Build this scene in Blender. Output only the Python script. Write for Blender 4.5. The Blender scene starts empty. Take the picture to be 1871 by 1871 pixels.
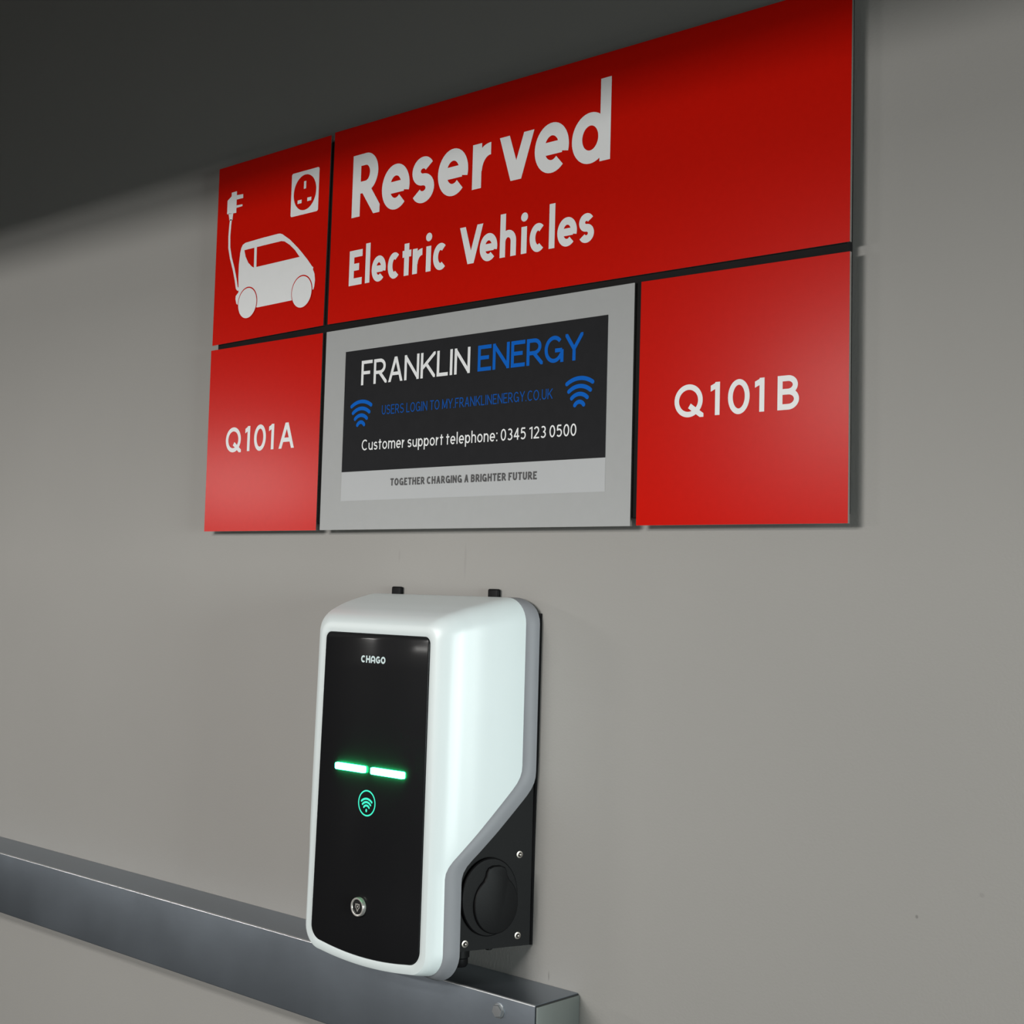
import bpy, bmesh, math, random
from mathutils import Vector, Matrix

C = bpy.context.scene.collection
PI = math.pi

# ------------------------------------------------------------------ camera
cam_d = bpy.data.cameras.new('camera')
cam = bpy.data.objects.new('camera', cam_d)
C.objects.link(cam)
cam_d.sensor_width = 36.0
cam_d.lens = 50.03
cam_d.shift_y = -0.03207
cam_d.clip_start = 0.05
RIGHT = Vector((0.74090, 0.67104, 0.02770)).normalized()
FWD = Vector((-0.67080, 0.73740, 0.07960)).normalized()
UP = RIGHT.cross(FWD).normalized()
RIGHT = FWD.cross(UP).normalized()
M = Matrix((RIGHT, UP, -FWD)).transposed().to_4x4()
M.translation = Vector((2.2987, -1.6639, 1.5785))
cam.matrix_world = M
bpy.context.scene.camera = cam

# ------------------------------------------------------------------ world, lights, exposure
sc = bpy.context.scene
sc.view_settings.view_transform = 'Standard'
sc.view_settings.look = 'None'
sc.view_settings.exposure = 0.0
sc.view_settings.gamma = 1.0
sc.view_settings.use_curve_mapping = False

w = bpy.data.worlds.new('car_park_ambient')
sc.world = w
w.use_nodes = True
bg = w.node_tree.nodes['Background']
bg.inputs[0].default_value = (0.80, 0.90, 1.0, 1)
bg.inputs[1].default_value = 0.010

def lamp(name, loc, size, power, target, col=(1.0, 0.985, 0.95)):
    d = bpy.data.lights.new(name, 'AREA')
    d.shape = 'RECTANGLE'
    d.size, d.size_y = size
    d.energy = power
    d.color = col
    o = bpy.data.objects.new(name, d)
    C.objects.link(o)
    o.location = loc
    o.rotation_euler = (Vector(target) - Vector(loc)).to_track_quat('-Z', 'Y').to_euler()
    return o

# the fluorescent battens hung under the car park ceiling, in rows parallel to the wall; the second is added
lamp('batten_lamp', (-0.8, -5.0, 2.655), (1.5, 0.10), 92, (0.5, 0, 1.2))
lamp('batten_lamp', (0.45, -3.3, 2.72), (1.4, 0.25), 43, (0.5, 0, 1.0))  # near lamp added so that the wall grows brighter lower down
lamp('batten_lamp', (-10.2, -8.0, 2.66), (1.5, 0.10), 118, (0.3, 0, 1.2))
lamp('batten_lamp', (-3.0, -8.0, 2.66), (1.5, 0.10), 45, (0.3, 0, 1.2))
# daylight from the vehicle entrance far to the right
lamp('entrance_daylight', (9.0, -1.6, 1.50), (2.2, 1.9), 500, (0.7, -0.2, 1.3), (0.90, 1.0, 0.99))

# ------------------------------------------------------------------ materials
def mat(name, col, rough=0.5, metal=0.0, spec=0.5, coat=0.0, coat_rough=0.1, emit=None, estr=0.0):
    m = bpy.data.materials.new(name)
    m.use_nodes = True
    b = m.node_tree.nodes['Principled BSDF']
    b.inputs['Base Color'].default_value = (*col, 1)
    b.inputs['Roughness'].default_value = rough
    b.inputs['Metallic'].default_value = metal
    b.inputs['Specular IOR Level'].default_value = spec
    b.inputs['Coat Weight'].default_value = coat
    b.inputs['Coat Roughness'].default_value = coat_rough
    if emit:
        b.inputs['Emission Color'].default_value = (*emit, 1)
        b.inputs['Emission Strength'].default_value = estr
    return m

def noisy(m, scale, amount, bump=0.0, bscale=None, rough_amt=0.0, detail=4.0):
    """procedural mottling of the colour (and roughness) plus a fine bump"""
    nt = m.node_tree
    b = nt.nodes['Principled BSDF']
    tc = nt.nodes.new('ShaderNodeTexCoord')
    n = nt.nodes.new('ShaderNodeTexNoise')
    n.inputs['Scale'].default_value = scale
    n.inputs['Detail'].default_value = detail
    nt.links.new(tc.outputs['Object'], n.inputs['Vector'])
    base = tuple(b.inputs['Base Color'].default_value)
    mix = nt.nodes.new('ShaderNodeMix')
    mix.data_type = 'RGBA'
    mix.inputs[6].default_value = tuple(c * (1 - amount) for c in base[:3]) + (1,)
    mix.inputs[7].default_value = tuple(min(1, c * (1 + amount)) for c in base[:3]) + (1,)
    nt.links.new(n.outputs['Fac'], mix.inputs[0])
    nt.links.new(mix.outputs[2], b.inputs['Base Color'])
    if rough_amt:
        r0 = b.inputs['Roughness'].default_value
        mr = nt.nodes.new('ShaderNodeMapRange')
        mr.inputs['To Min'].default_value = r0 - rough_amt
        mr.inputs['To Max'].default_value = r0 + rough_amt
        nt.links.new(n.outputs['Fac'], mr.inputs['Value'])
        nt.links.new(mr.outputs['Result'], b.inputs['Roughness'])
    if bump:
        n2 = nt.nodes.new('ShaderNodeTexNoise')
        n2.inputs['Scale'].default_value = bscale or scale * 6
        n2.inputs['Detail'].default_value = 3
        nt.links.new(tc.outputs['Object'], n2.inputs['Vector'])
        bp = nt.nodes.new('ShaderNodeBump')
        bp.inputs['Strength'].default_value = bump
        bp.inputs['Distance'].default_value = 0.001
        nt.links.new(n2.outputs['Fac'], bp.inputs['Height'])
        nt.links.new(bp.outputs['Normal'], b.inputs['Normal'])
    return m

def wall_material():
    m = noisy(mat('painted_wall', (0.345, 0.333, 0.316), 0.65, spec=0.25), 2.2, 0.05, 0.25, 260, detail=6)
    nt = m.node_tree
    b = nt.nodes['Principled BSDF']
    src = b.inputs['Base Color'].links[0].from_socket
    geo = nt.nodes.new('ShaderNodeNewGeometry')
    # small scuffs and drips that belong to the wall: centre x, z, half sizes, darkness
    for (x, z, a, c, k) in ((1.477, 1.1958, 0.0022, 0.0026, 0.45), (0.8872, 1.009, 0.0008, 0.008, 0.6),
                            (0.6875, 1.628, 0.0030, 0.032, 0.10), (0.5316, 1.636, 0.0026, 0.012, 0.09),
                            (1.560, 1.235, 0.004, 0.003, 0.15), (0.760, 1.036, 0.004, 0.0022, 0.6)):
        sub = nt.nodes.new('ShaderNodeVectorMath'); sub.operation = 'SUBTRACT'
        sub.inputs[1].default_value = (x, 0, z)
        nt.links.new(geo.outputs['Position'], sub.inputs[0])
        mul = nt.nodes.new('ShaderNodeVectorMath'); mul.operation = 'MULTIPLY'
        mul.inputs[1].default_value = (1 / a, 0, 1 / c)
        nt.links.new(sub.outputs[0], mul.inputs[0])
        ln = nt.nodes.new('ShaderNodeVectorMath'); ln.operation = 'LENGTH'
        nt.links.new(mul.outputs[0], ln.inputs[0])
        mr = nt.nodes.new('ShaderNodeMapRange')
        mr.inputs['From Min'].default_value = 0.5
        mr.inputs['From Max'].default_value = 1.1
        mr.inputs['To Min'].default_value = k
        mr.inputs['To Max'].default_value = 0
        nt.links.new(ln.outputs['Value'], mr.inputs['Value'])
        mx = nt.nodes.new('ShaderNodeMix'); mx.data_type = 'RGBA'
        nt.links.new(mr.outputs['Result'], mx.inputs[0])
        nt.links.new(src, mx.inputs[6])
        mx.inputs[7].default_value = (0.07, 0.07, 0.065, 1)
        src = mx.outputs[2]
    nt.links.new(src, b.inputs['Base Color'])
    return m

M_WALL = wall_material()
M_CEIL = noisy(mat('ceiling_concrete', (0.14, 0.135, 0.13), 0.8), 4, 0.1, 0.2, 60)
M_FLOOR = noisy(mat('floor_concrete', (0.10, 0.098, 0.095), 0.6), 3, 0.15, 0.2, 60)
M_RED = noisy(mat('red_sign_face', (0.61, 0.0065, 0.0016), 0.22, spec=0.05), 90, 0.05, 0.03, 400)
M_WHITE = noisy(mat('white_vinyl', (0.86, 0.865, 0.87), 0.4, spec=0.25), 60, 0.02)
M_SILVER = noisy(mat('silver_sign_face', (0.41, 0.415, 0.415), 0.5, spec=0.12), 70, 0.03)
M_EDGE = noisy(mat('aluminium_edge', (0.75, 0.74, 0.72), 0.25, metal=1.0), 300, 0.15)
M_STICK = noisy(mat('white_sticker', (0.47, 0.48, 0.49), 0.4, spec=0.25), 40, 0.02)
M_DARK = noisy(mat('dark_print', (0.026, 0.026, 0.028), 0.6, spec=0.0), 60, 0.1)
M_BLUE = noisy(mat('blue_print', (0.004, 0.125, 0.56), 0.5, spec=0.03), 60, 0.02)
M_DBLUE = noisy(mat('darker_blue_print', (0.006, 0.085, 0.38), 0.5, spec=0.03), 60, 0.02)
M_INK = noisy(mat('black_ink', (0.03, 0.03, 0.032), 0.4), 60, 0.05)
M_BOARD = noisy(mat('black_backing', (0.012, 0.011, 0.011), 0.7, spec=0.1), 30, 0.2)
M_SHELL = noisy(mat('white_gloss_plastic', (0.73, 0.80, 0.805), 0.38, spec=0.5, coat=0.8, coat_rough=0.48), 8, 0.01)
M_TRIM = noisy(mat('grey_plastic_edge', (0.25, 0.253, 0.272), 0.5, spec=0.3), 20, 0.03)
M_PANEL = noisy(mat('gloss_black_plastic', (0.008, 0.008, 0.009), 0.42, spec=0.06, coat=0.15, coat_rough=0.12), 10, 0.1)
M_BLACK = noisy(mat('matt_black_plastic', (0.0045, 0.0045, 0.005), 0.5, spec=0.13), 40, 0.1, 0.1, 500)
M_LOGO = mat('pale_print', (0.62, 0.74, 0.75), 0.4)
M_CHROME = noisy(mat('chrome', (0.75, 0.72, 0.68), 0.28, metal=0.7), 300, 0.1)
M_LOCKIN = mat('lock_recess', (0.03, 0.03, 0.03), 0.3, metal=0.6)
M_SCREW = mat('screw_steel', (0.36, 0.33, 0.30), 0.4, metal=1.0)
M_GREEN = mat('green_led', (0.1, 0.8, 0.4), 0.4, emit=(0.014, 1.0, 0.25), estr=80.0)
M_TEAL = mat('teal_lit_symbol', (0.02, 0.3, 0.2), 0.4, emit=(0.03, 0.74, 0.50), estr=0.95)
M_ZINC = noisy(mat('galvanised_steel', (0.33, 0.37, 0.42), 0.38, metal=1.0), 6, 0.10, 0.08, 120, rough_amt=0.06, detail=7)
M_ZEDGE = noisy(mat('highlight_galvanised_fold', (0.80, 0.81, 0.82), 0.30, metal=0.8), 40, 0.1)  # bright highlight along the fold is put into this paler colour
M_ZCAP = noisy(mat('galvanised_end_plate', (0.17, 0.185, 0.175), 0.5, metal=0.5), 9, 0.12, 0.08, 120, detail=7)
M_BOLT = mat('zinc_bolt', (0.62, 0.64, 0.66), 0.3, metal=0.9)
M_SEAM = mat('dark_seam', (0.02, 0.02, 0.02), 0.7)

# ------------------------------------------------------------------ object helpers
def obj(name, bm, m, parent=None, smooth=None):
    me = bpy.data.meshes.new(name)
    bmesh.ops.recalc_face_normals(bm, faces=bm.faces[:])
    bm.to_mesh(me)
    bm.free()
    for x in (m if isinstance(m, (list, tuple)) else [m]):
        me.materials.append(x)
    o = bpy.data.objects.new(name, me)
    C.objects.link(o)
    if parent:
        o.parent = parent
        o.matrix_parent_inverse = Matrix.Translation(-parent_world(parent))
    if smooth is not None:
        for p in me.polygons:
            p.use_smooth = True
        me.set_sharp_from_angle(angle=math.radians(smooth))
    return o

def parent_world(p):
    v = Vector((0, 0, 0))
    while p:
        v += p.location
        v += p.matrix_parent_inverse.translation if p.parent else Vector((0, 0, 0))
        p = p.parent
    return v

def tag(o, label=None, cat=None, group=None, kind=None):
    if label: o['label'] = label
    if cat: o['category'] = cat
    if group: o['group'] = group
    if kind: o['kind'] = kind
    return o

def thing(name, loc, label, cat, group=None):
    o = bpy.data.objects.new(name, None)
    C.objects.link(o)
    o.location = loc
    o.empty_display_size = 0.05
    return tag(o, label, cat, group)

def add_box(bm, lo, hi, bevel=0.0, seg=2):
    r = bmesh.ops.create_cube(bm, size=1.0)
    vs = r['verts']
    for v in vs:
        v.co = Vector([lo[i] + (v.co[i] + 0.5) * (hi[i] - lo[i]) for i in range(3)])
    if bevel:
        es = list({e for v in vs for e in v.link_edges})
        bmesh.ops.bevel(bm, geom=es, offset=bevel, segments=seg, affect='EDGES', profile=0.5)

def box(name, lo, hi, m, parent=None, bevel=0.0, seg=2):
    bm = bmesh.new()
    add_box(bm, lo, hi, bevel, seg)
    return obj(name, bm, m, parent, 40 if bevel else None)

def frame_solid(bm, outline, levels, org, ax, ay, an, cap=True):
    """stack of rings: levels = [(inset scale fn or offset, height)], outline = list of (a, b)"""
    rings = []
    for (f, h) in levels:
        rings.append([bm.verts.new(org + ax * f(a, b)[0] + ay * f(a, b)[1] + an * h) for a, b in outline])
    n = len(outline)
    for r0, r1 in zip(rings, rings[1:]):
        for i in range(n):
            bm.faces.new((r0[i], r0[(i + 1) % n], r1[(i + 1) % n], r1[i]))
    if cap:
        bm.faces.new(rings[-1])
        bm.faces.new(rings[0][::-1])

def disc_outline(r, n=40, rb=None):
    rb = rb or r
    return [(r * math.cos(2 * PI * i / n), rb * math.sin(2 * PI * i / n)) for i in range(n)]

def scale_fn(s):
    return lambda a, b: (a * s, b * s)

# ------------------------------------------------------------------ the setting
def struct(o):
    return tag(o, kind='structure')

struct(box('wall_back', (-14.0, 0.0, 0.0), (12.0, 0.2, 3.4), M_WALL))
struct(box('floor', (-14.0, -12.0, -0.1), (12.0, 0.2, 0.0), M_FLOOR))
struct(box('ceiling', (-14.0, -12.0, 3.4), (12.0, 0.2, 3.5), M_CEIL))
# concrete downstand beam that keeps the lamplight off the top of the wall
struct(box('trim_1', (-14.0, -2.30, 2.480), (8.0, -2.0, 3.4), M_CEIL))

# unseen block added far to the right to keep the daylight off the upper wall
struct(box('added_light_block', (5.2, -4.5, 2.02), (5.5, 0.0, 3.4), M_CEIL))

# ------------------------------------------------------------------ flat shapes on the sign plane
class Flat:
    """collects flat printed shapes on the plane y = const, drawn in x and z"""
    def __init__(self, y, dy=None):
        self.bm = bmesh.new()
        self.y = y
        self.depth = dy or (lambda x, z: 0.0)
        self.lift = 0        # overlapping strokes sit a hair apart, like layers of vinyl
    def poly(self, pts):
        if len(pts) < 3:
            return
        out = []
        for p in pts:
            if not out or (abs(p[0] - out[-1][0]) > 1e-7 or abs(p[1] - out[-1][1]) > 1e-7):
                out.append(p)
        if len(out) > 2 and abs(out[0][0] - out[-1][0]) < 1e-7 and abs(out[0][1] - out[-1][1]) < 1e-7:
            out.pop()
        if len(out) < 3:
            return
        self.bm.faces.new([self.bm.verts.new((x, self.y + self.depth(x, z) - 0.00003 * self.lift, z)) for x, z in out])
    def strip(self, pts, w, closed=False, clip=None, ext=0.0, side=True):
        self.lift = (self.lift + 1) % 4
        pts = list(pts)
        n = len(pts)
        if ext and not closed:
            for (i, j) in {True: ((0, 1), (-1, -2)), 's': ((0, 1),), 'e': ((-1, -2),)}[side]:
                dx, dz = pts[i][0] - pts[j][0], pts[i][1] - pts[j][1]
                l = math.hypot(dx, dz)
                pts[i] = (pts[i][0] + dx / l * ext, pts[i][1] + dz / l * ext)
        L, R = [], []
        for i in range(n):
            if closed:
                a, b = pts[i - 1], pts[(i + 1) % n]
            else:
                a, b = pts[max(i - 1, 0)], pts[min(i + 1, n - 1)]
            p = pts[i]
            def nrm(u, v):
                dx, dz = v[0] - u[0], v[1] - u[1]
                l = math.hypot(dx, dz) or 1
                return (-dz / l, dx / l)
            if a == p: n1 = n2 = nrm(p, b)
            elif b == p: n1 = n2 = nrm(a, p)
            else: n1, n2 = nrm(a, p), nrm(p, b)
            mx, mz = n1[0] + n2[0], n1[1] + n2[1]
            l = math.hypot(mx, mz) or 1
            mx, mz = mx / l, mz / l
            k = w / 2 / max(0.25, mx * n1[0] + mz * n1[1])
            L.append((p[0] + mx * k, p[1] + mz * k))
            R.append((p[0] - mx * k, p[1] - mz * k))
        for i in range(n if closed else n - 1):
            j = (i + 1) % n
            q = [L[i], R[i], R[j], L[j]]
            if clip:
                q = clip_poly(q, clip)
            self.poly(q)
    def build(self, name, m, parent=None, label=None):
        bm = self.bm
        for f in bm.faces:
            f.normal_update()
        me = bpy.data.meshes.new(name)
        for f in bm.faces:
            if f.normal.y > 0:
                f.normal_flip()
        bm.to_mesh(me)
        bm.free()
        me.materials.append(m)
        o = bpy.data.objects.new(name, me)
        C.objects.link(o)
        if parent:
            o.parent = parent
            o.matrix_parent_inverse = Matrix.Translation(-parent_world(parent))
        if label:
            o['label'] = label
        return o

def clip_poly(q, c):
    x0, x1, z0, z1 = c
    for (ax, lim, sgn) in ((0, x0, 1), (0, x1, -1), (1, z0, 1), (1, z1, -1)):
        out = []
        for i in range(len(q)):
            a, b = q[i - 1], q[i]
            ia, ib = (a[ax] - lim) * sgn >= -1e-9, (b[ax] - lim) * sgn >= -1e-9
            if ia != ib:
                t = (lim - a[ax]) / (b[ax] - a[ax])
                out.append((a[0] + t * (b[0] - a[0]), a[1] + t * (b[1] - a[1])))
            if ib:
                out.append(b)
        q = out
        if not q:
            return []
    return q

def arc(cx, cy, rx, ry, a0, a1, n=22):
    return [(cx + rx * math.cos(math.radians(a0 + (a1 - a0) * i / n)),
             cy + ry * math.sin(math.radians(a0 + (a1 - a0) * i / n))) for i in range(n + 1)]

def ell(cx, cy, rx, ry, n=44):
    return [(cx + rx * math.cos(2 * PI * i / n), cy + ry * math.sin(2 * PI * i / n)) for i in range(n)]

# ------------------------------------------------------------------ lettering drawn as strokes
def glyph(ch, vx=1.0, vd=0.0):
    """strokes of a letter in a unit box: (points, closed, run ends out to the box)"""
    S = []
    def a(p, closed=False, ext=False): S.append((p, closed, ext))
    if ch == 'A': a([(.18, .30), (.82, .30)])
    elif ch == 'B':
        a([(0, 0), (0, 1)], ext=True)
        a([(0, 1), (.48, 1)] + arc(.48, .765, .44, .235, 90, -90)[1:] + [(0, .53)])
        a([(0, .53), (.5, .53)] + arc(.5, .265, .5, .265, 90, -90)[1:] + [(0, 0)])
    elif ch == 'C': a(arc(.54, .5, .54, .5, 48, 312, 34))
    elif ch == 'E': a([(0, 0), (0, 1)], ext=True); a([(0, 1), (1, 1)], ext=True); a([(0, .52), (.92, .52)]); a([(0, 0), (1, 0)], ext=True)
    elif ch == 'F': a([(0, 0), (0, 1)], ext=True); a([(0, 1), (1, 1)], ext=True); a([(0, .5), (.88, .5)])
    elif ch == 'G': a(arc(.5, .5, .5, .5, 42, 335, 36)); a([(.56, .44), (1, .44)]); a([(1, .46), (1, 0)], ext='e')
    elif ch == 'H': a([(0, 0), (0, 1)], ext=True); a([(1, 0), (1, 1)], ext=True); a([(0, .52), (1, .52)])
    elif ch in 'Il': a([(.5, 0), (.5, 1)], ext=True)
    elif ch == 'K': a([(0, 0), (0, 1)], ext=True); a([(1, 1), (.02, .36)], ext='s'); a([(.34, .57), (1, 0)], ext='e')
    elif ch == 'L': a([(0, 0), (0, 1)], ext=True); a([(0, 0), (1, 0)], ext=True)
    elif ch == 'M': a([(0, 0), (0, 1)], ext=True); a([(1, 0), (1, 1)], ext=True); a([(0, 1), (.5, .05)], ext='s'); a([(1, 1), (.5, .05)], ext='s')
    elif ch == 'N': a([(0, 0), (0, 1)], ext=True); a([(1, 0), (1, 1)], ext=True); a([(0, 1), (1, 0)], ext=True)
    elif ch in 'O0o': a(ell(.5, .5, .5, .5), True)
    elif ch == 'Q': a(ell(.48, .5, .48, .48), True); a([(.52, .32), (1, -.02)], ext='e')
    elif ch == 'R':
        a([(0, 0), (0, 1)], ext=True)
        a([(0, 1), (.45, 1)] + arc(.45, .725, .42, .275, 90, -90)[1:] + [(0, .45)])
        a([(.42, .45), (1, 0)], ext='e')
    elif ch in 'Ss': a(arc(.5, .755, .47, .245, 28, 270, 22) + arc(.5, .255, .5, .255, 90, -152, 22)[1:])
    elif ch == 'T': a([(0, 1), (1, 1)], ext=True); a([(.5, 0), (.5, 1)], ext=True)
    elif ch == 'U': a([(0, 1), (0, .36)] + arc(.5, .36, .5, .36, 180, 360)[1:] + [(1, 1)], ext=True)
    elif ch in 'Vv': pass      # drawn as two tapering arms in put()
    elif ch == 'Y': a([(0, 1), (.5, .42)], ext='s'); a([(1, 1), (.5, .42)], ext='s'); a([(.5, .44), (.5, -.2)])
    elif ch == 'c': a(arc(.56, .5, .56, .5, 52, 308, 30))
    elif ch == 'd': a(ell(.47, vx / 2, .47, vx / 2), True); a([(1, 0), (1, 1)], ext=True)
    elif ch == 'e': a(arc(.5, .5, .5, .5, -17, 312, 38)); a([(.03, .49), (.93, .49)])
    elif ch == 'h': a([(0, 0), (0, 1)], ext=True); a([(0, vx * .45)] + arc(.5, vx * .58, .5, vx * .42, 180, 0) + [(1, 0)], ext=True)
    elif ch == 'i': a([(.5, 0), (.5, vx)], ext='b')
    elif ch == 'm':
        a([(0, 0), (0, 1)], ext=True)
        for u in (0, .5): a([(u, .5)] + arc(u + .25, .66, .25, .34, 180, 0) + [(u + .5, 0)], ext=True)
    elif ch == 'n': a([(0, 0), (0, 1)], ext=True); a([(0, .5)] + arc(.5, .58, .5, .42, 180, 0) + [(1, 0)], ext=True)
    elif ch == 'p': a([(0, 0), (0, 1)], ext=True); a(ell(.53, (1 + vd) / 2, .47, (1 - vd) / 2), True)
    elif ch == 'r': a([(0, 0), (0, 1)], ext=True); a(arc(.98, .30, .95, .66, 176, 88))
    elif ch == 't': a([(.45, 0), (.45, 1)], ext=True); a([(0, vx), (1, vx)], ext=True)
    elif ch == 'u': a([(1, 0), (1, 1)], ext=True); a([(0, 1)] + arc(.5, .4, .5, .4, 180, 360) + [(1, .5)], ext=False)
    elif ch == '1': a([(1, 0), (1, 1)], ext=True); a([(-.2, .9), (1, 1)], ext=True)
    elif ch == '2': a(arc(.5, .72, .47, .28, 160, -35) + [(.02, 0)]); a([(0, 0), (1, 0)], ext=True)
    elif ch == '3': a(arc(.46, .76, .44, .24, 140, -90)); a(arc(.46, .26, .5, .26, 90, -145))
    elif ch == '4': a([(.72, 1), (0, .28)], ext=False); a([(0, .26), (1, .26)], ext=True); a([(.74, 0), (.74, 1)], ext=True)
    elif ch == '5': a([(.12, 1), (.92, 1)]); a([(.12, 1), (.08, .52)]); a(arc(.44, .32, .52, .32, 130, -140))
    return S

def put(fl, ch, x0, x1, z0, z1, w, xh=None, desc=0.0):
    """draw one letter filling the box x0..x1, z0..z1 with strokes w wide"""
    H = z1 - z0
    vx = ((xh or H) - w) / (H - w)
    vd = desc / (H - w)
    wx = max(x1 - x0 - w, 1e-5)
    if ch in 'VvA':
        za, zb = (z0, z1) if ch == 'A' else (z1, z0)
        c, half = (x0 + x1) / 2, (x1 - x0) / 2
        wh = w * math.hypot(1, (half - w * .55) / H)
        b = wh * .53
        fl.lift = 1
        fl.poly([(x0, za), (x0 + wh, za), (c + b, zb), (c - b, zb)])
        fl.lift = 2
        fl.poly([(x1 - wh, za), (x1, za), (c + b, zb), (c - b, zb)])
    for pts, closed, ext in glyph(ch, vx, vd):
        P = [(x0 + w / 2 + u * wx, z0 + w / 2 + v * (H - w)) for u, v in pts]
        if ext == 'b':
            P = [(P[0][0], z0), (P[1][0], z0 + xh)]
            fl.strip(P, w)
        else:
            fl.strip(P, w, closed, (x0, x1, z0, z1), ext=w * 1.2 if ext else 0, side=ext)
    if ch == 'i':
        fl.lift = (fl.lift + 1) % 4
        r = w * 0.62
        fl.poly(ell((x0 + x1) / 2, z1 - r, r, r, 24))

WIDTHS = dict(A=.66, B=.60, C=.66, E=.54, F=.52, G=.70, H=.64, I=.13, K=.64, L=.48, M=.76, N=.66, O=.72, Q=.72, R=.62, S=.60,
              T=.58, U=.62, V=.64, Y=.64, c=.45, d=.5, e=.5, h=.46, i=.13, l=.13, m=.76, n=.46, o=.52, p=.5, r=.30, s=.42, t=.32, u=.46, v=.46)
for _d in '02345': WIDTHS[_d] = .50
WIDTHS['1'] = .28

def line(fl, s, x0, x1, zb, cap, w, xh=None, desc=0.0, asc=None, gap=.16, space=.34, narrow=()):
    """a line of text squeezed into x0..x1"""
    xh = xh or cap
    asc = asc or cap
    unit = 0.0
    for i, ch in enumerate(s):
        unit += space if ch == ' ' else (.13 if ch in '.:' else WIDTHS[ch])
        if i < len(s) - 1 and ch != ' ' and s[i + 1] != ' ':
            unit += gap
    k = (x1 - x0) / unit
    x = x0
    for i, ch in enumerate(s):
        if ch == ' ':
            x += space * k
            continue
        a = (.13 if ch in '.:' else WIDTHS[ch]) * k
        if ch in '.:':
            for zc in ((zb + w / 2,) if ch == '.' else (zb + w / 2, zb + xh - w / 2)):
                fl.poly([(x + a / 2 - w / 2, zc - w / 2), (x + a / 2 + w / 2, zc - w / 2), (x + a / 2 + w / 2, zc + w / 2), (x + a / 2 - w / 2, zc + w / 2)])
        else:
            a2 = max(a, w)
            xa = x + a / 2 - a2 / 2
            if ch == 'p': put(fl, ch, xa, xa + a2, zb - desc, zb + xh, w, None, desc)
            elif ch in 'dhli': put(fl, ch, xa, xa + a2, zb, zb + asc, w, xh)
            elif ch == 't': put(fl, ch, xa, xa + a2, zb, zb + cap * .93, w, xh)
            elif ch.islower(): put(fl, ch, xa, xa + a2, zb, zb + xh, w)
            else: put(fl, ch, xa, xa + a2, zb, zb + cap, w)
        x += a
        if i < len(s) - 1 and s[i + 1] != ' ':
            x += gap * k

# ------------------------------------------------------------------ the parking sign: five panels on a black board
box_board = box('backing_board', (0.0145, -0.0175, 1.692), (1.3835, -0.003, 2.388), M_BOARD, None, 0.001)
tag(box_board, 'black board behind the five sign panels, showing in their gaps', 'board')
for (x, z) in ((0.2, 2.2), (1.2, 2.2), (0.2, 1.8), (1.2, 1.8)):
    pass
PY = -0.0220     # face of the panels

def panel(name, quad, face, label):
    """a 3.5 mm aluminium composite sheet; quad = corners TL TR BR BL"""
    bm = bmesh.new()
    f = [bm.verts.new((x, PY, z)) for x, z in quad]
    b = [bm.verts.new((x, PY + 0.0045, z)) for x, z in quad]
    bm.faces.new(f).material_index = 0
    bm.faces.new(b[::-1]).material_index = 1
    for i in range(4):
        bm.faces.new((f[i], f[(i + 1) % 4], b[(i + 1) % 4], b[i])).material_index = 1
    t = thing('sign_panel', (quad[3][0], PY, quad[3][1]), label, 'sign', 'panels of the parking bay sign')
    obj('face_sheet', bm, [face, M_EDGE], t)
    return t

L1, L2, L3, L4 = PY - 0.0002, PY - 0.0004, PY - 0.0006, PY - 0.0008

pA = panel('sign_panel', [(-0.0003, 2.398), (0.3378, 2.3998), (0.3347, 2.0495), (0.0018, 2.0444)], M_RED,
           'upper left red sign panel showing a white car with plug and socket')
pB = panel('sign_panel', [(0.3475, 2.4025), (1.3900, 2.3995), (1.3895, 2.0479), (0.3467, 2.0498)], M_RED,
           'widest red sign panel, along the top, reading Reserved Electric Vehicles')
pC = panel('sign_panel', [(-0.001, 2.0349), (0.3347, 2.0356), (0.3362, 1.6797), (0.0022, 1.6806)], M_RED,
           'lower left red sign panel with the bay number Q101A')
pD = panel('sign_panel', [(0.3453, 2.036), (1.0384, 2.0379), (1.0388, 1.6798), (0.3466, 1.6801)], M_SILVER,
           'silver grey sign panel holding a dark sticker with a phone number')
pE = panel('sign_panel', [(1.0505, 2.0376), (1.3898, 2.0348), (1.3902, 1.6795), (1.0497, 1.6805)], M_RED,
           'lower right red sign panel with the bay number Q101B')

# --- upper left: car, cable with plug, socket
f = Flat(L1)
f.poly([(0.0765, 2.172), (0.0765, 2.1961), (0.079, 2.2185), (0.0818, 2.2275), (0.0862, 2.2333), (0.094, 2.2362), (0.1436, 2.238), (0.1921, 2.2388),
        (0.2000, 2.2384), (0.2070, 2.2360), (0.2155, 2.2309), (0.2290, 2.2230), (0.2411, 2.2137), (0.2560, 2.2020), (0.2685, 2.1908), (0.2840, 2.1765), (0.297, 2.1629),
        (0.3007, 2.1608), (0.2999, 2.1566), (0.3047, 2.1483), (0.3069, 2.1361), (0.3055, 2.1244), (0.3032, 2.1192),
        (0.2900, 2.1192), (0.2422, 2.1063), (0.1408, 2.1048), (0.0823, 2.1143), (0.0738, 2.1195), (0.0703, 2.1288), (0.0707, 2.135), (0.0791, 2.1415)])
f.build('car_symbol', M_WHITE, pA, 'white car outline')
f = Flat(L2)
f.poly([(0.0922, 2.2220), (0.1229, 2.2224), (0.1240, 2.1837), (0.1174, 2.1868), (0.1060, 2.1958), (0.0971, 2.2084)])
f.poly([(0.1309, 2.2226), (0.2046, 2.2233), (0.2142, 2.2212), (0.2299, 2.2125), (0.2456, 2.2005), (0.2603, 2.1855), (0.1320, 2.1838)])
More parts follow.
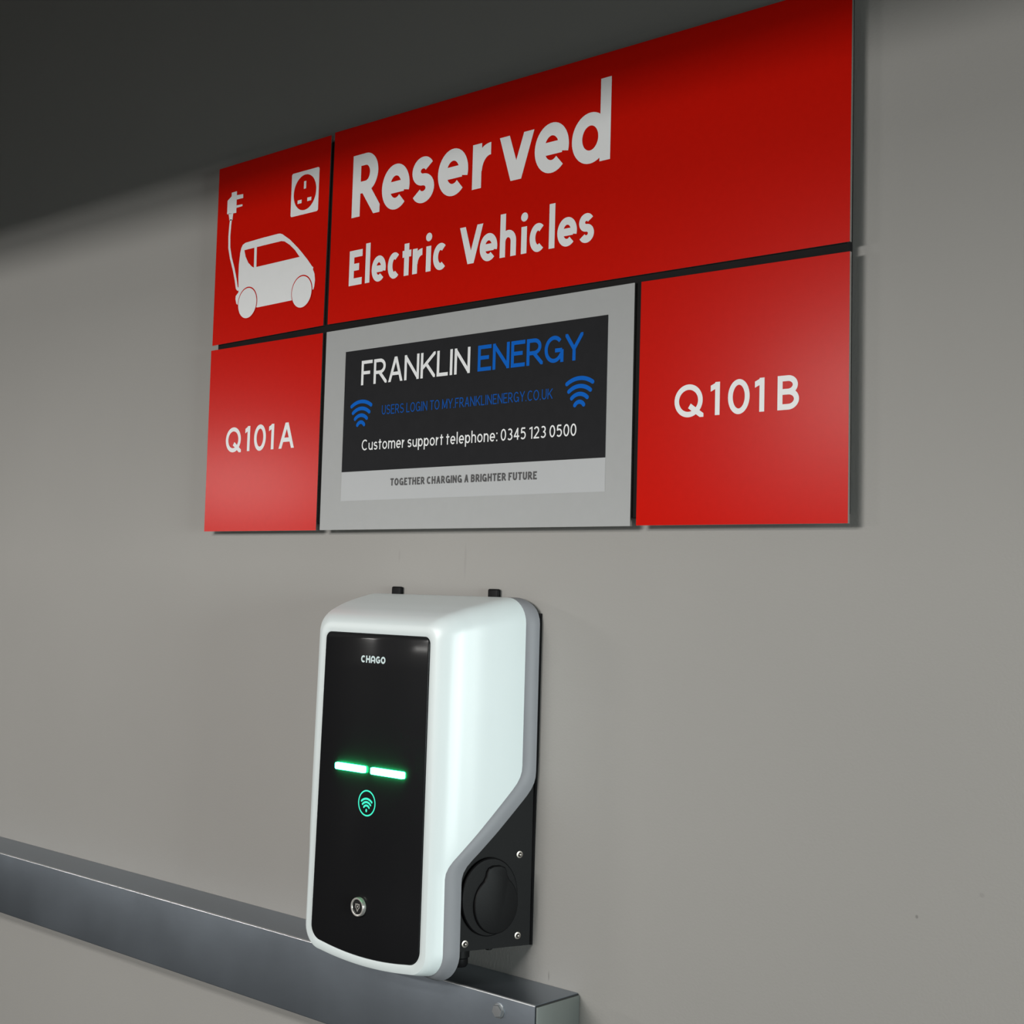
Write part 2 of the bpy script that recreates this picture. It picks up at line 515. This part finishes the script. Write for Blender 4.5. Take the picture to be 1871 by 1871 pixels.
f.build('car_window_symbol', M_RED, pA, 'red window shapes of the printed car')
f = Flat(L3)
f.poly(ell(0.1088, 2.1172, 0.0300, 0.0312))
f.build('wheel_arch_symbol', M_RED, pA, 'thin red ring around the printed rear wheel')
f = Flat(L3)
f.poly(ell(0.2708, 2.1190, 0.0300, 0.0312))
f.build('wheel_arch_symbol', M_RED, pA, 'thin red ring around the printed front wheel')
f = Flat(L4)
f.poly(ell(0.1088, 2.1168, 0.0282, 0.0292))
f.build('wheel_symbol', M_WHITE, pA, 'white disc of the printed rear wheel')
f = Flat(L4)
f.poly(ell(0.2708, 2.1186, 0.0282, 0.0292))
f.build('wheel_symbol', M_WHITE, pA, 'white disc of the printed front wheel')
f = Flat(L1)
f.strip([(0.0445, 2.2899), (0.0430, 2.2773), (0.0418, 2.257), (0.0433, 2.2338), (0.0498, 2.2125), (0.0608, 2.1881), (0.0684, 2.1668), (0.0728, 2.1510), (0.0760, 2.1480), (0.0810, 2.1477)], 0.0062)
for q in ([(0.0436, 2.3433), (0.0600, 2.3435), (0.0608, 2.3005), (0.0312, 2.3022), (0.0309, 2.3292), (0.0436, 2.3360)],
          [(0.0600, 2.3356), (0.0803, 2.3344), (0.0810, 2.3266), (0.0600, 2.3268)],
          [(0.0600, 2.3152), (0.0793, 2.3145), (0.0795, 2.3108), (0.0600, 2.3102)],
          [(0.0360, 2.3030), (0.0510, 2.3010), (0.0492, 2.2878), (0.0401, 2.2879)]):
    f.poly(q)
f.build('plug_symbol', M_WHITE, pA, 'white plug on a curved cable')
f = Flat(L1)
cr = 0.004
x0, x1, z0, z1 = 0.2285, 0.3075, 2.2645, 2.3469
f.poly(arc(x1 - cr, z1 - cr, cr, cr, 0, 90, 5) + arc(x0 + cr, z1 - cr, cr, cr, 90, 180, 5) + arc(x0 + cr, z0 + cr, cr, cr, 180, 270, 5) + arc(x1 - cr, z0 + cr, cr, cr, 270, 360, 5))
so = f.build('socket_symbol', M_WHITE, pA, 'white square of the printed socket')
f = Flat(L2)
f.poly(ell(0.2682, 2.3058, 0.0322, 0.0335))
f.build('socket_disc', M_RED, so, 'red disc of the printed socket')
f = Flat(L3)
for (a, b, c, d) in ((0.2650, 0.2714, 2.3125, 2.3268), (0.2484, 0.2600, 2.2865, 2.2932), (0.2762, 0.2877, 2.2875, 2.2942)):
    f.poly([(a, c), (b, c), (b, d), (a, d)])
f.build('socket_slots', M_WHITE, so, 'white slots of the printed socket')

# --- upper right: Reserved / Electric Vehicles
f = Flat(L1)
ZB, W1 = 2.2355, 0.0205
for (ch, a, b) in (('R', 0.4013, 0.4746), ('e', 0.4793, 0.5489), ('s', 0.5544, 0.6092), ('e', 0.618, 0.6884), ('r', 0.6983, 0.7492),
                   ('v', 0.7583, 0.8325), ('e', 0.8345, 0.9048), ('d', 0.9108, 0.9866)):
    if ch == 'R': put(f, ch, a, b, ZB, 2.3482, W1 + .001)
    elif ch == 'd': put(f, ch, a, b, ZB - .0018, 2.3622, W1, 0.080)
    elif ch in 'rv': put(f, ch, a, b, ZB, 2.3106, W1)
    else: put(f, ch, a, b, ZB - .0022, 2.3138, W1)
f.build('large_lettering', M_WHITE, pB, 'large white Reserved lettering')
f = Flat(L1)
ZB, W1 = 2.1126, 0.0118
for n, (ch, a, b) in enumerate((('E', 0.4005, 0.4346), ('l', 0.4432, 0.4550), ('e', 0.46, 0.4962), ('c', 0.5012, 0.5318), ('t', 0.5376, 0.5592), ('r', 0.5629, 0.592),
                   ('i', 0.5954, 0.6075), ('c', 0.6127, 0.6452), ('V', 0.674, 0.7268), ('e', 0.7204, 0.7592), ('h', 0.7649, 0.7999), ('i', 0.8106, 0.8226),
                   ('c', 0.8287, 0.8607), ('l', 0.8687, 0.8805), ('e', 0.8858, 0.9251), ('s', 0.9287, 0.9588))):
    if n == 8:
        f.build('lettering', M_WHITE, pB, 'smaller white Electric lettering')
        f = Flat(L1)
    if ch in 'EV': put(f, ch, a, b, ZB, 2.1755, W1 + .0008)
    elif ch in 'lh': put(f, ch, a, b, ZB, 2.1836, W1, 0.0435)
    elif ch == 'i': put(f, ch, a, b, ZB, 2.1790, W1, 0.0435)
    elif ch == 't': put(f, ch, a, b, ZB, 2.1685, W1, 0.0440)
    elif ch == 'r': put(f, ch, a, b, ZB, 2.1562, W1)
    else: put(f, ch, a, b, ZB - .0012, 2.1573, W1)
f.build('lettering', M_WHITE, pB, 'smaller white Vehicles lettering')

# --- bay numbers
f = Flat(L1)
for (ch, a, b) in (('Q', 0.0595, 0.108), ('1', 0.1195, 0.1343), ('0', 0.147, 0.1825), ('1', 0.1912, 0.2063), ('A', 0.2212, 0.2657)):
    put(f, ch, a, b, 1.8312 - (.001 if ch in 'Q0' else 0), 1.8788 + (.001 if ch in 'Q0' else 0), 0.0078)
f.build('lettering', M_WHITE, pC, 'white bay number Q101A')
f = Flat(L1)
for (ch, a, b) in (('Q', 1.1141, 1.1640), ('1', 1.1756, 1.1909), ('0', 1.2044, 1.2395), ('1', 1.2478, 1.2629), ('B', 1.2834, 1.3166)):
    put(f, ch, a, b, 1.8325 - (.001 if ch in 'Q0' else 0), 1.8790 + (.001 if ch in 'Q0' else 0), 0.0078)
f.build('lettering', M_WHITE, pE, 'white bay number Q101B')

# --- the sticker on the silver panel
f = Flat(L1)
f.poly([(0.4003, 1.9955), (0.9903, 1.9957), (0.9908, 1.7313), (0.4005, 1.7303)])
stick = f.build('sticker', M_STICK, pD, 'white bordered sticker')
f = Flat(L2)
f.poly([(0.4000, 1.9948), (0.9902, 1.9957), (0.9905, 1.7818), (0.4006, 1.7812)])
f.build('dark_field', M_DARK, stick, 'near black printed field')
f = Flat(L3)
line(f, 'FRANKLIN', 0.4434, 0.7067, 1.9318, 0.0430, 0.0058, gap=.07)
f.build('company_lettering', M_WHITE, stick, 'white first word of the company name')
f = Flat(L3)
line(f, 'ENERGY', 0.7239, 0.9432, 1.9324, 0.0420, 0.0062, gap=.06)
f.build('company_lettering', M_BLUE, stick, 'blue second word of the company name')
f = Flat(L3)
line(f, 'USERS LOGIN TO MY.FRANKLINENERGY.CO.UK', 0.4995, 0.8848, 1.8768, 0.0162, 0.0017, gap=.12, space=.40)
f.build('small_lettering', M_DBLUE, stick, 'small blue login line')
f = Flat(L3)
line(f, 'Customer support telephone: 0345 123 0500', 0.4512, 0.9340, 1.8172, 0.0188, 0.0024, xh=0.0138, desc=0.0055, asc=0.0198, gap=.11, space=.30)
f.build('phone_lettering', M_WHITE, stick, 'white telephone number line')
f = Flat(L3)
line(f, 'TOGETHER CHARGING A BRIGHTER FUTURE', 0.5271, 0.8568, 1.7538, 0.0125, 0.0026, gap=.16, space=.42)
f.build('small_lettering', M_INK, stick, 'black slogan line')
for (cx, zt) in ((0.4463, 1.9066), (0.9383, 1.9078)):
    f = Flat(L3)
    zc = zt - 0.0496
    for (r, ha) in ((.0463, 33), (.0342, 38), (.0222, 43), (.0102, 58)):
        f.strip(arc(cx, zc, r, r, 90 - ha, 90 + ha, 16), 0.0064)
        for s in (-1, 1):
            an = math.radians(90 + s * ha)
            f.lift = (f.lift + 1) % 4
            f.poly(ell(cx + r * math.cos(an), zc + r * math.sin(an), .0032, .0032, 14))
    f.build('signal_symbol', M_BLUE, stick, 'blue signal arcs')

# ------------------------------------------------------------------ the wall charger
CX = 0.655
chg = thing('electric_car_charger', (CX, 0.0, 1.049), 'white and black electric car charger on the wall below the sign', 'charger')

def front_depth(z):
    return 0.1585 + 0.0060 * (1.51 - z) / 0.49

NS, NC, NT = 56, 10, 26
def outline(hwt, hwb, zt, zc, zk, rt, rb):
    """closed outline (offset x, z), anticlockwise from the bottom right; bottom edge bowed down"""
    def hw(z): return hwb + (hwt - hwb) * (z - zk) / (zt - zk)
    def botz(x): return zc + (zk - zc) * (x / hwb) ** 2
    P = []
    sl = 2 * (zk - zc) / hwb
    ang = math.atan(sl)
    # right bottom corner -> right side -> corner -> top -> corner -> left side -> corner -> bottom
    xb = hwb - rb * (1.0 + math.sin(0)) * 1.0
    zb0 = botz(hwb - rb) + rb
    cbx = hwb - rb
    for i in range(NC):
        t = -PI / 2 + ang * 0.8 + (PI / 2 - ang * 0.8) * i / NC
        P.append((cbx + rb * math.cos(t), zb0 + rb * math.sin(t)))
    for i in range(NS):
        z = zb0 + (zt - rt - zb0) * i / NS
        P.append((hw(z), z))
    for i in range(NC):
        t = PI / 2 * i / NC
        P.append((hwt - rt + rt * math.cos(t), zt - rt + rt * math.sin(t)))
    for i in range(NT):
        P.append((hwt - rt - 2 * (hwt - rt) * i / NT, zt))
    half = P[:NC + NS + NC]
    L = [(-x, z) for x, z in reversed(half)]
    P = P + [(-(hwt - rt), zt)] + L
    xs0, xs1 = -(half[0][0]), half[0][0]
    for i in range(1, NT):
        x = xs0 + (xs1 - xs0) * i / NT
        P.append((x, botz(x)))
    return P

def normals2d(P):
    n = len(P)
    out = []
    for i in range(n):
        dx, dz = P[(i + 1) % n][0] - P[i - 1][0], P[(i + 1) % n][1] - P[i - 1][1]
        l = math.hypot(dx, dz) or 1
        out.append((dz / l, -dx / l))
    return out

O_PANEL = outline(0.1185, 0.1225, 1.5092, 1.0195, 1.0315, 0.011, 0.024)
O_RIM = outline(0.1300, 0.1345, 1.5235, 1.0075, 1.0195, 0.022, 0.034)
O_BACK = outline(0.1920, 0.1920, 1.5718, 0.9990, 1.0120, 0.040, 0.045)
NP = len(O_PANEL)

FK = [(0.200, 0.0), (0.158, 0.0), (0.1565, 0.085), (0.153, 0.18), (0.146, 0.305), (0.132, 0.45), (0.100, 0.665), (0.060, 0.86), (0.026, 1.0), (0.0, 1.06)]
def F_knots(d):
    for (a, fa), (b, fb) in zip(FK, FK[1:]):
        if d >= b:
            t = (a - d) / (a - b)
            return fa + (fb - fa) * t
    return FK[-1][1]

def F(d):
    h = 0.0008 + 0.16 * max(0.0, 0.158 - d)          # round the flank off between the knots
    return sum(F_knots(d + h * k / 6) for k in range(-6, 7)) / 13

def piece(z, pts):
    if z >= pts[0][0]: return pts[0][1]
    for (za, da), (zb, db) in zip(pts, pts[1:]):
        if z >= zb:
            return da + (db - da) * (za - z) / (za - zb)
    return pts[-1][1]

def soft(z, pts, s=0.014):
    return sum(piece(z + s * k / 4, pts) for k in range(-4, 5)) / 9

D_IN = [(1.600, 0.026), (1.300, 0.026), (1.172, 0.1455), (0.9, 0.1455)]
D_OUT = [(1.600, 0.006), (1.286, 0.006), (1.166, 0.121), (0.9, 0.121)]

def lerp2(a, b, t): return (a[0] + (b[0] - a[0]) * t, a[1] + (b[1] - a[1]) * t)

def build_shell():
    bm = bmesh.new()
    rings = []
    def ring(pts): rings.append([bm.verts.new((CX + x, -d, z)) for x, z, d in pts])
    ring([(x, z, front_depth(z) - 0.006) for x, z in O_PANEL])
    ring([(x, z, front_depth(z) - 0.0004) for x, z in O_PANEL])
    ring([(*lerp2(a, b, .06), front_depth(lerp2(a, b, .06)[1])) for a, b in zip(O_PANEL, O_RIM)])
    ring([(*lerp2(a, b, .5), front_depth(lerp2(a, b, .5)[1])) for a, b in zip(O_PANEL, O_RIM)])
    ring([(*b, front_depth(b[1])) for b in O_RIM])
    ends = []
    for a, b in zip(O_RIM, O_BACK):
        f_ = 1.0
        for _ in range(8):
            z = lerp2(a, b, f_)[1]
            d = soft(z, D_IN)
            f_ = F(d)
        ends.append((f_, d))
    NR = 26
    for j in range(1, NR + 1):
        t = (j / NR) ** 1.5
        pts = []
        for (a, b), (fe, de) in zip(zip(O_RIM, O_BACK), ends):
            d = 0.158 + (de - 0.158) * t
            x, z = lerp2(a, b, F(d))
            pts.append((x, z, d + (front_depth(z) - 0.158) * max(0.0, 1 - t) ** 1.0))
        ring(pts)
    last = pts
    for r0, r1 in zip(rings, rings[1:]):
        for i in range(NP):
            bm.faces.new((r0[i], r0[(i + 1) % NP], r1[(i + 1) % NP], r1[i]))
    obj('front_cover', bm, M_SHELL, chg, 50)
    # the grey turned-back edge of the cover
    bm = bmesh.new()
    P2 = [(x, z) for x, z, d in last]
    N2 = normals2d(O_BACK)
    R = []
    R.append([bm.verts.new((CX + x, -d, z)) for x, z, d in last])
    for (t, off) in ((0.10, .0030), (0.5, .0072), (0.92, .0108), (1.0, .0106), (1.0, .008), (1.0, -.006)):
        row = []
        for (x, z, d), (nx, nz) in zip(last, N2):
            off = off * (1 - 0.62 * max(0.0, nz) ** 2)
            z2 = z + nz * off
            dd = d + (soft(z, D_OUT) - d) * t
            row.append(bm.verts.new((CX + x + nx * off, -dd, z2)))
        R.append(row)
    for r0, r1 in zip(R, R[1:]):
        for i in range(NP):
            bm.faces.new((r0[i], r0[(i + 1) % NP], r1[(i + 1) % NP], r1[i]))
    tag(obj('cover_edge', bm, M_TRIM, chg, 50), 'grey turned-back edge of the white cover')

build_shell()

# gloss black front panel
bm = bmesh.new()
N1 = normals2d(O_PANEL)
rings = []
for (ins, dd) in ((.0009, -.006), (.0009, .0004), (.0013, .0012), (.0024, .0017)):
    rings.append([bm.verts.new((CX + x - nx * ins, -(front_depth(z - nz * ins) + dd), z - nz * ins)) for (x, z), (nx, nz) in zip(O_PANEL, N1)])
for r0, r1 in zip(rings, rings[1:]):
    for i in range(NP):
        bm.faces.new((r0[i], r0[(i + 1) % NP], r1[(i + 1) % NP], r1[i]))
bm.faces.new(rings[-1])
front = tag(obj('front_panel', bm, M_PANEL, chg, 30), 'glossy black front panel')

PF = lambda x, z: -(front_depth(z) + 0.0017)
# maker's lettering
f = Flat(-0.0002, PF)
cw = 0.0028
for (ch, a, b) in (('C', 0.6235, 0.6335), ('H', 0.6349, 0.6446), ('A2', 0.6459, 0.6562), ('G', 0.6576, 0.6674), ('O', 0.6688, 0.6793)):
    zb, zt = 1.4640, 1.4750
    if ch == 'A2':
        f.strip([(a + cw / 2, zb), (a + cw / 2, zt - .005)] + [(x, z) for x, z in arc((a + b) / 2, zt - .005, (b - a - cw) / 2, .0038, 180, 0, 14)] + [(b - cw / 2, zb)], cw)
        f.strip([(a + .002, zb + .0038), (b - .002, zb + .0038)], cw * .8)
    elif ch == 'G':
        put(f, 'C', a, b, zb, zt, cw)
        f.strip([(b - cw / 2, zb + .0012), (b - cw / 2, zb + .0060)], cw * .9)
        f.strip([(b - .0050, zb + .0052), (b, zb + .0052)], cw * .7)
    else:
        put(f, ch, a, b, zb, zt, cw)
f.build('maker_lettering', M_LOGO, front, 'pale lettering near the top')

# two lit bars
for (a, b) in ((0.5779, 0.6465), (0.6602, 0.7333)):
    bm = bmesh.new()
    zc, hh, r = 1.3008, 0.0051, 0.0026
    o2 = arc(b - r, zc + hh - r, r, r, 0, 90, 5) + arc(a + r, zc + hh - r, r, r, 90, 180, 5) + arc(a + r, zc - hh + r, r, r, 180, 270, 5) + arc(b - r, zc - hh + r, r, r, 270, 360, 5)
    r0 = [bm.verts.new((x, PF(x, z) - .0000, z)) for x, z in o2]
    r1 = [bm.verts.new((x, PF(x, z) - .0040, z)) for x, z in o2]
    for i in range(len(o2)):
        bm.faces.new((r0[i], r0[(i + 1) % len(o2)], r1[(i + 1) % len(o2)], r1[i]))
    bm.faces.new(r1)
    tag(obj('status_light', bm, M_GREEN, front), 'lit green white status bar')

# contactless card symbol
f = Flat(-0.0003, PF)
sx, sz = 0.6513, 1.2505
f.strip(ell(sx, sz, 0.0186, 0.0188, 48), 0.0022, True)
zc = sz - 0.0112
for (r, ha) in ((.0178, 41), (.0127, 46), (.0076, 52)):
    f.strip(arc(sx - .0004, zc, r, r, 90 - ha, 90 + ha, 16), 0.0031)
    for s in (-1, 1):
        an = math.radians(90 + s * ha)
        f.lift = (f.lift + 1) % 4
        f.poly(ell(sx - .0004 + r * math.cos(an), zc + r * math.sin(an), .00155, .00155, 12))
f.poly(ell(sx - .0004, zc, .0019, .0027, 16))
f.build('card_reader_symbol', M_TEAL, front, 'lit teal contactless symbol in a ring')

# key lock standing proud of the panel
def ring_part(bm, cx, cz, y0, prof, n=40):
    rs = []
    for (r, h) in prof:
        rs.append([bm.verts.new((cx + r * math.cos(2 * PI * i / n), y0 - h, cz + r * math.sin(2 * PI * i / n))) for i in range(n)])
    for a, b in zip(rs, rs[1:]):
        for i in range(n):
            bm.faces.new((a[i], a[(i + 1) % n], b[(i + 1) % n], b[i]))
    return rs
lx, lz = 0.6455, 1.0942
ly = PF(lx, lz)
bm = bmesh.new()
ring_part(bm, lx, lz, ly, [(.0142, 0), (.0142, .0052), (.0138, .0062), (.0126, .0064), (.0114, .0060), (.0110, .0048)])
lock = tag(obj('key_lock', bm, M_CHROME, front, 40), 'chrome key lock')
bm = bmesh.new()
rs = ring_part(bm, lx, lz, ly, [(.0112, .0044), (.0002, .0044)])
obj('lock_face', bm, M_LOCKIN, lock)
f = Flat(ly - .0048)
f.strip([(lx - .0052, lz + .0040), (lx + .0052, lz + .0040)], .0014)
f.strip(arc(lx, lz + .0002, .0046, .0042, 205, -25, 14), .0014)
f.strip([(lx - .0030, lz - .0012), (lx, lz - .0062), (lx + .0030, lz - .0012)], .0016)
f.strip([(lx - .0016, lz + .0006), (lx + .0018, lz + .0006)], .0026)
f.build('lock_shutter', M_CHROME, lock, 'metal shutter shape over the keyhole')

# black base with sloping sides
KX = 0.355
bm = bmesh.new()
sec = [(-.1985, 0), (.1985, 0), (.1985, .0040), (.1965, .0050), (.1552, .1180), (-.1552, .1180), (-.1965, .0050), (-.1985, .0040)]
rows = []
for z, dm, ad in ((1.0490, .1180, 0), (1.1900, .1180, 0), (1.2900, .0400, .001), (1.3300, .0200, .0025), (1.5200, .0160, .0025), (1.5480, .0080, .0025)):
    k = lambda d: min(d, dm)
    rows.append([bm.verts.new((CX + math.copysign((abs(x) if d <= dm else .1983 - KX * dm) + (ad if d < .0045 else 0), x), -k(d), z)) for x, d in sec])
for lo, hi in zip(rows, rows[1:]):
    for i in range(len(sec)):
        j = (i + 1) % len(sec)
        bm.faces.new((lo[i], lo[j], hi[j], hi[i]))
bm.faces.new(rows[0][::-1]); bm.faces.new(rows[-1])
bmesh.ops.remove_doubles(bm, verts=bm.verts[:], dist=1e-5)
base = tag(obj('rear_housing', bm, M_BLACK, chg, 35), 'black rear housing')
for x in (0.5338, 0.7572):
    bm = bmesh.new()
    add_box(bm, (x - .0115, -.0075, 1.555), (x + .0115, -.0005, 1.5838), .0026, 3)
    tag(obj('mounting_tab', bm, M_BLACK, chg, 40), 'black mounting tab on the top')

AX = Vector((-KX, -1, 0)).normalized()      # forward along the right flank
AN = Vector((1, -KX, 0)).normalized()       # out of the right flank
AZ = Vector((0, 0, 1))
def flank(d, z): return Vector((CX + .1988 - KX * d, -d, z))
# socket: raised collar and hinged lid
bm = bmesh.new()
frame_solid(bm, disc_outline(.0470, 48, .0575), [(scale_fn(1), -.001), (scale_fn(1), .0045), (scale_fn(.97), .0060), (scale_fn(.86), .0062)], flank(.0735, 1.1262), AX, AZ, AN)
sock = tag(obj('charging_socket', bm, M_BLACK, chg, 35), 'round black socket on the side')
bm = bmesh.new()
lid = []
for i in range(72):
    t = 2 * PI * i / 72
    a, b = .0365 * math.cos(t), .0430 * math.sin(t)
    lid.append((a, b))
lid2 = [p for p in lid if not (p[1] > .030)]
# insert the hinge tab at the top
tabp = [(.0200, .0370), (.0175, .0420), (.0165, .0480), (.0130, .0540), (.0060, .0568), (-.0060, .0568), (-.0130, .0540), (-.0165, .0480), (-.0175, .0420), (-.0200, .0370)]
right = [p for p in lid if p[1] <= .0355 and p[0] > 0]
right.sort(key=lambda p: math.atan2(p[1], p[0]))
left = [(-a, b) for a, b in reversed(right)]
frame_solid(bm, right + tabp + left, [(scale_fn(1), .0055), (scale_fn(1), .0098), (scale_fn(.975), .0112), (scale_fn(.94), .0116)], flank(.0655, 1.1155), AX, AZ, AN)
obj('socket_lid', bm, M_BLACK, sock, 30)
for (d, z) in ((.0252, 1.1846), (.0252, 1.0647), (.1085, 1.0600)):
    bm = bmesh.new()
    frame_solid(bm, disc_outline(.0052, 24), [(scale_fn(1), -.001), (scale_fn(1), .0006), (scale_fn(.62), .0010), (scale_fn(.56), .0028), (scale_fn(.38), .0040), (scale_fn(.12), .0044)], flank(d, z), AX, AZ, AN)
    tag(obj('screw', bm, M_SCREW, base, 40), 'small steel screw')
# cable gland and drain lug under the housing
bm = bmesh.new()
def lathe_z(bm, cx, cy, prof, n=28):
    rs = [[bm.verts.new((cx + r * math.cos(2 * PI * i / n), cy + r * math.sin(2 * PI * i / n), z)) for i in range(n)] for r, z in prof]
    for a, b in zip(rs, rs[1:]):
        for i in range(n):
            bm.faces.new((a[i], a[(i + 1) % n], b[(i + 1) % n], b[i]))
    bm.faces.new(rs[0]); bm.faces.new(rs[-1])
lathe_z(bm, 0.795, -0.098, [(.0150, 1.051), (.0150, 1.037), (.0130, 1.035), (.0130, 1.026), (.0110, 1.023)])
obj('cable_gland', bm, M_BLACK, chg, 40)
bm = bmesh.new()
lathe_z(bm, 0.820, -0.062, [(.0060, 1.050), (.0060, 1.0465), (.0045, 1.0455)])
obj('drain_lug', bm, M_BLACK, chg, 40)

# ------------------------------------------------------------------ the steel rail below
RZ0, RZ1, RD, RX0, RX1 = 0.8729, 0.9961, 0.0961, -2.6, 0.948
rail = thing('crash_rail', (RX1, 0, RZ0), 'grey galvanised steel box rail along the wall below the charger', 'rail')
bm = bmesh.new()
# folded sheet: top, rounded front fold, face, bottom
r = 0.0022
sec = [(0.0, RZ1 - .0006)] + [(RD - r, RZ1)]
prof = [(0.0005, RZ1), (RD - r, RZ1)]
for i in range(1, 6):
    t = PI / 2 * (1 - i / 5)
    prof.append((RD - r + r * math.cos(t), RZ1 - r + r * math.sin(t)))
for i in range(0, 6):
    t = -PI / 2 * i / 5
    prof.append((RD - r + r * math.cos(t), RZ0 + r + r * math.sin(t)))
prof.append((0.0005, RZ0))
XR = RX1 - 0.0035
for x0, x1 in ((RX0, XR),):
    a = [bm.verts.new((x0, -d, z)) for d, z in prof]
    b = [bm.verts.new((x1, -d, z)) for d, z in prof]
    n = len(prof)
    for i in range(n - 1):
        fc = bm.faces.new((a[i], b[i], b[i + 1], a[i + 1]))
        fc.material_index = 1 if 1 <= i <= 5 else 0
    bm.faces.new((a[n - 1], b[n - 1], b[0], a[0]))
    bm.faces.new(b); bm.faces.new(a[::-1])
obj('rail_box', bm, [M_ZINC, M_ZEDGE], rail, 50)
tag(box('end_plate', (XR + .0012, -RD + .0012, RZ0), (RX1, -0.0005, RZ1 - .0025), M_ZCAP, rail, .0008), 'end plate closing the rail')
box('end_seam', (XR - .0004, -RD + .003, RZ0 + .002), (XR + .0016, -0.0008, RZ1 - .0012), M_SEAM, rail)
bx, bz = 0.8758, 0.9748
bm = bmesh.new()
hexo = [(.0098 * math.cos(PI / 3 * i + .25), .0098 * math.sin(PI / 3 * i + .25)) for i in range(6)]
frame_solid(bm, hexo, [(scale_fn(1), .0012), (scale_fn(1), .0045), (scale_fn(.90), .0056), (scale_fn(.6), .0058)], Vector((bx, -RD, bz)), Vector((1, 0, 0)), AZ, Vector((0, -1, 0)))
bolt = tag(obj('hex_bolt', bm, M_BOLT, rail, 25), 'zinc hexagon bolt')
bm = bmesh.new()
frame_solid(bm, disc_outline(.0108, 32), [(scale_fn(1), -.0005), (scale_fn(1), .0012), (scale_fn(.95), .0016)], Vector((bx, -RD, bz)), Vector((1, 0, 0)), AZ, Vector((0, -1, 0)))
obj('washer', bm, M_BOLT, bolt, 30)
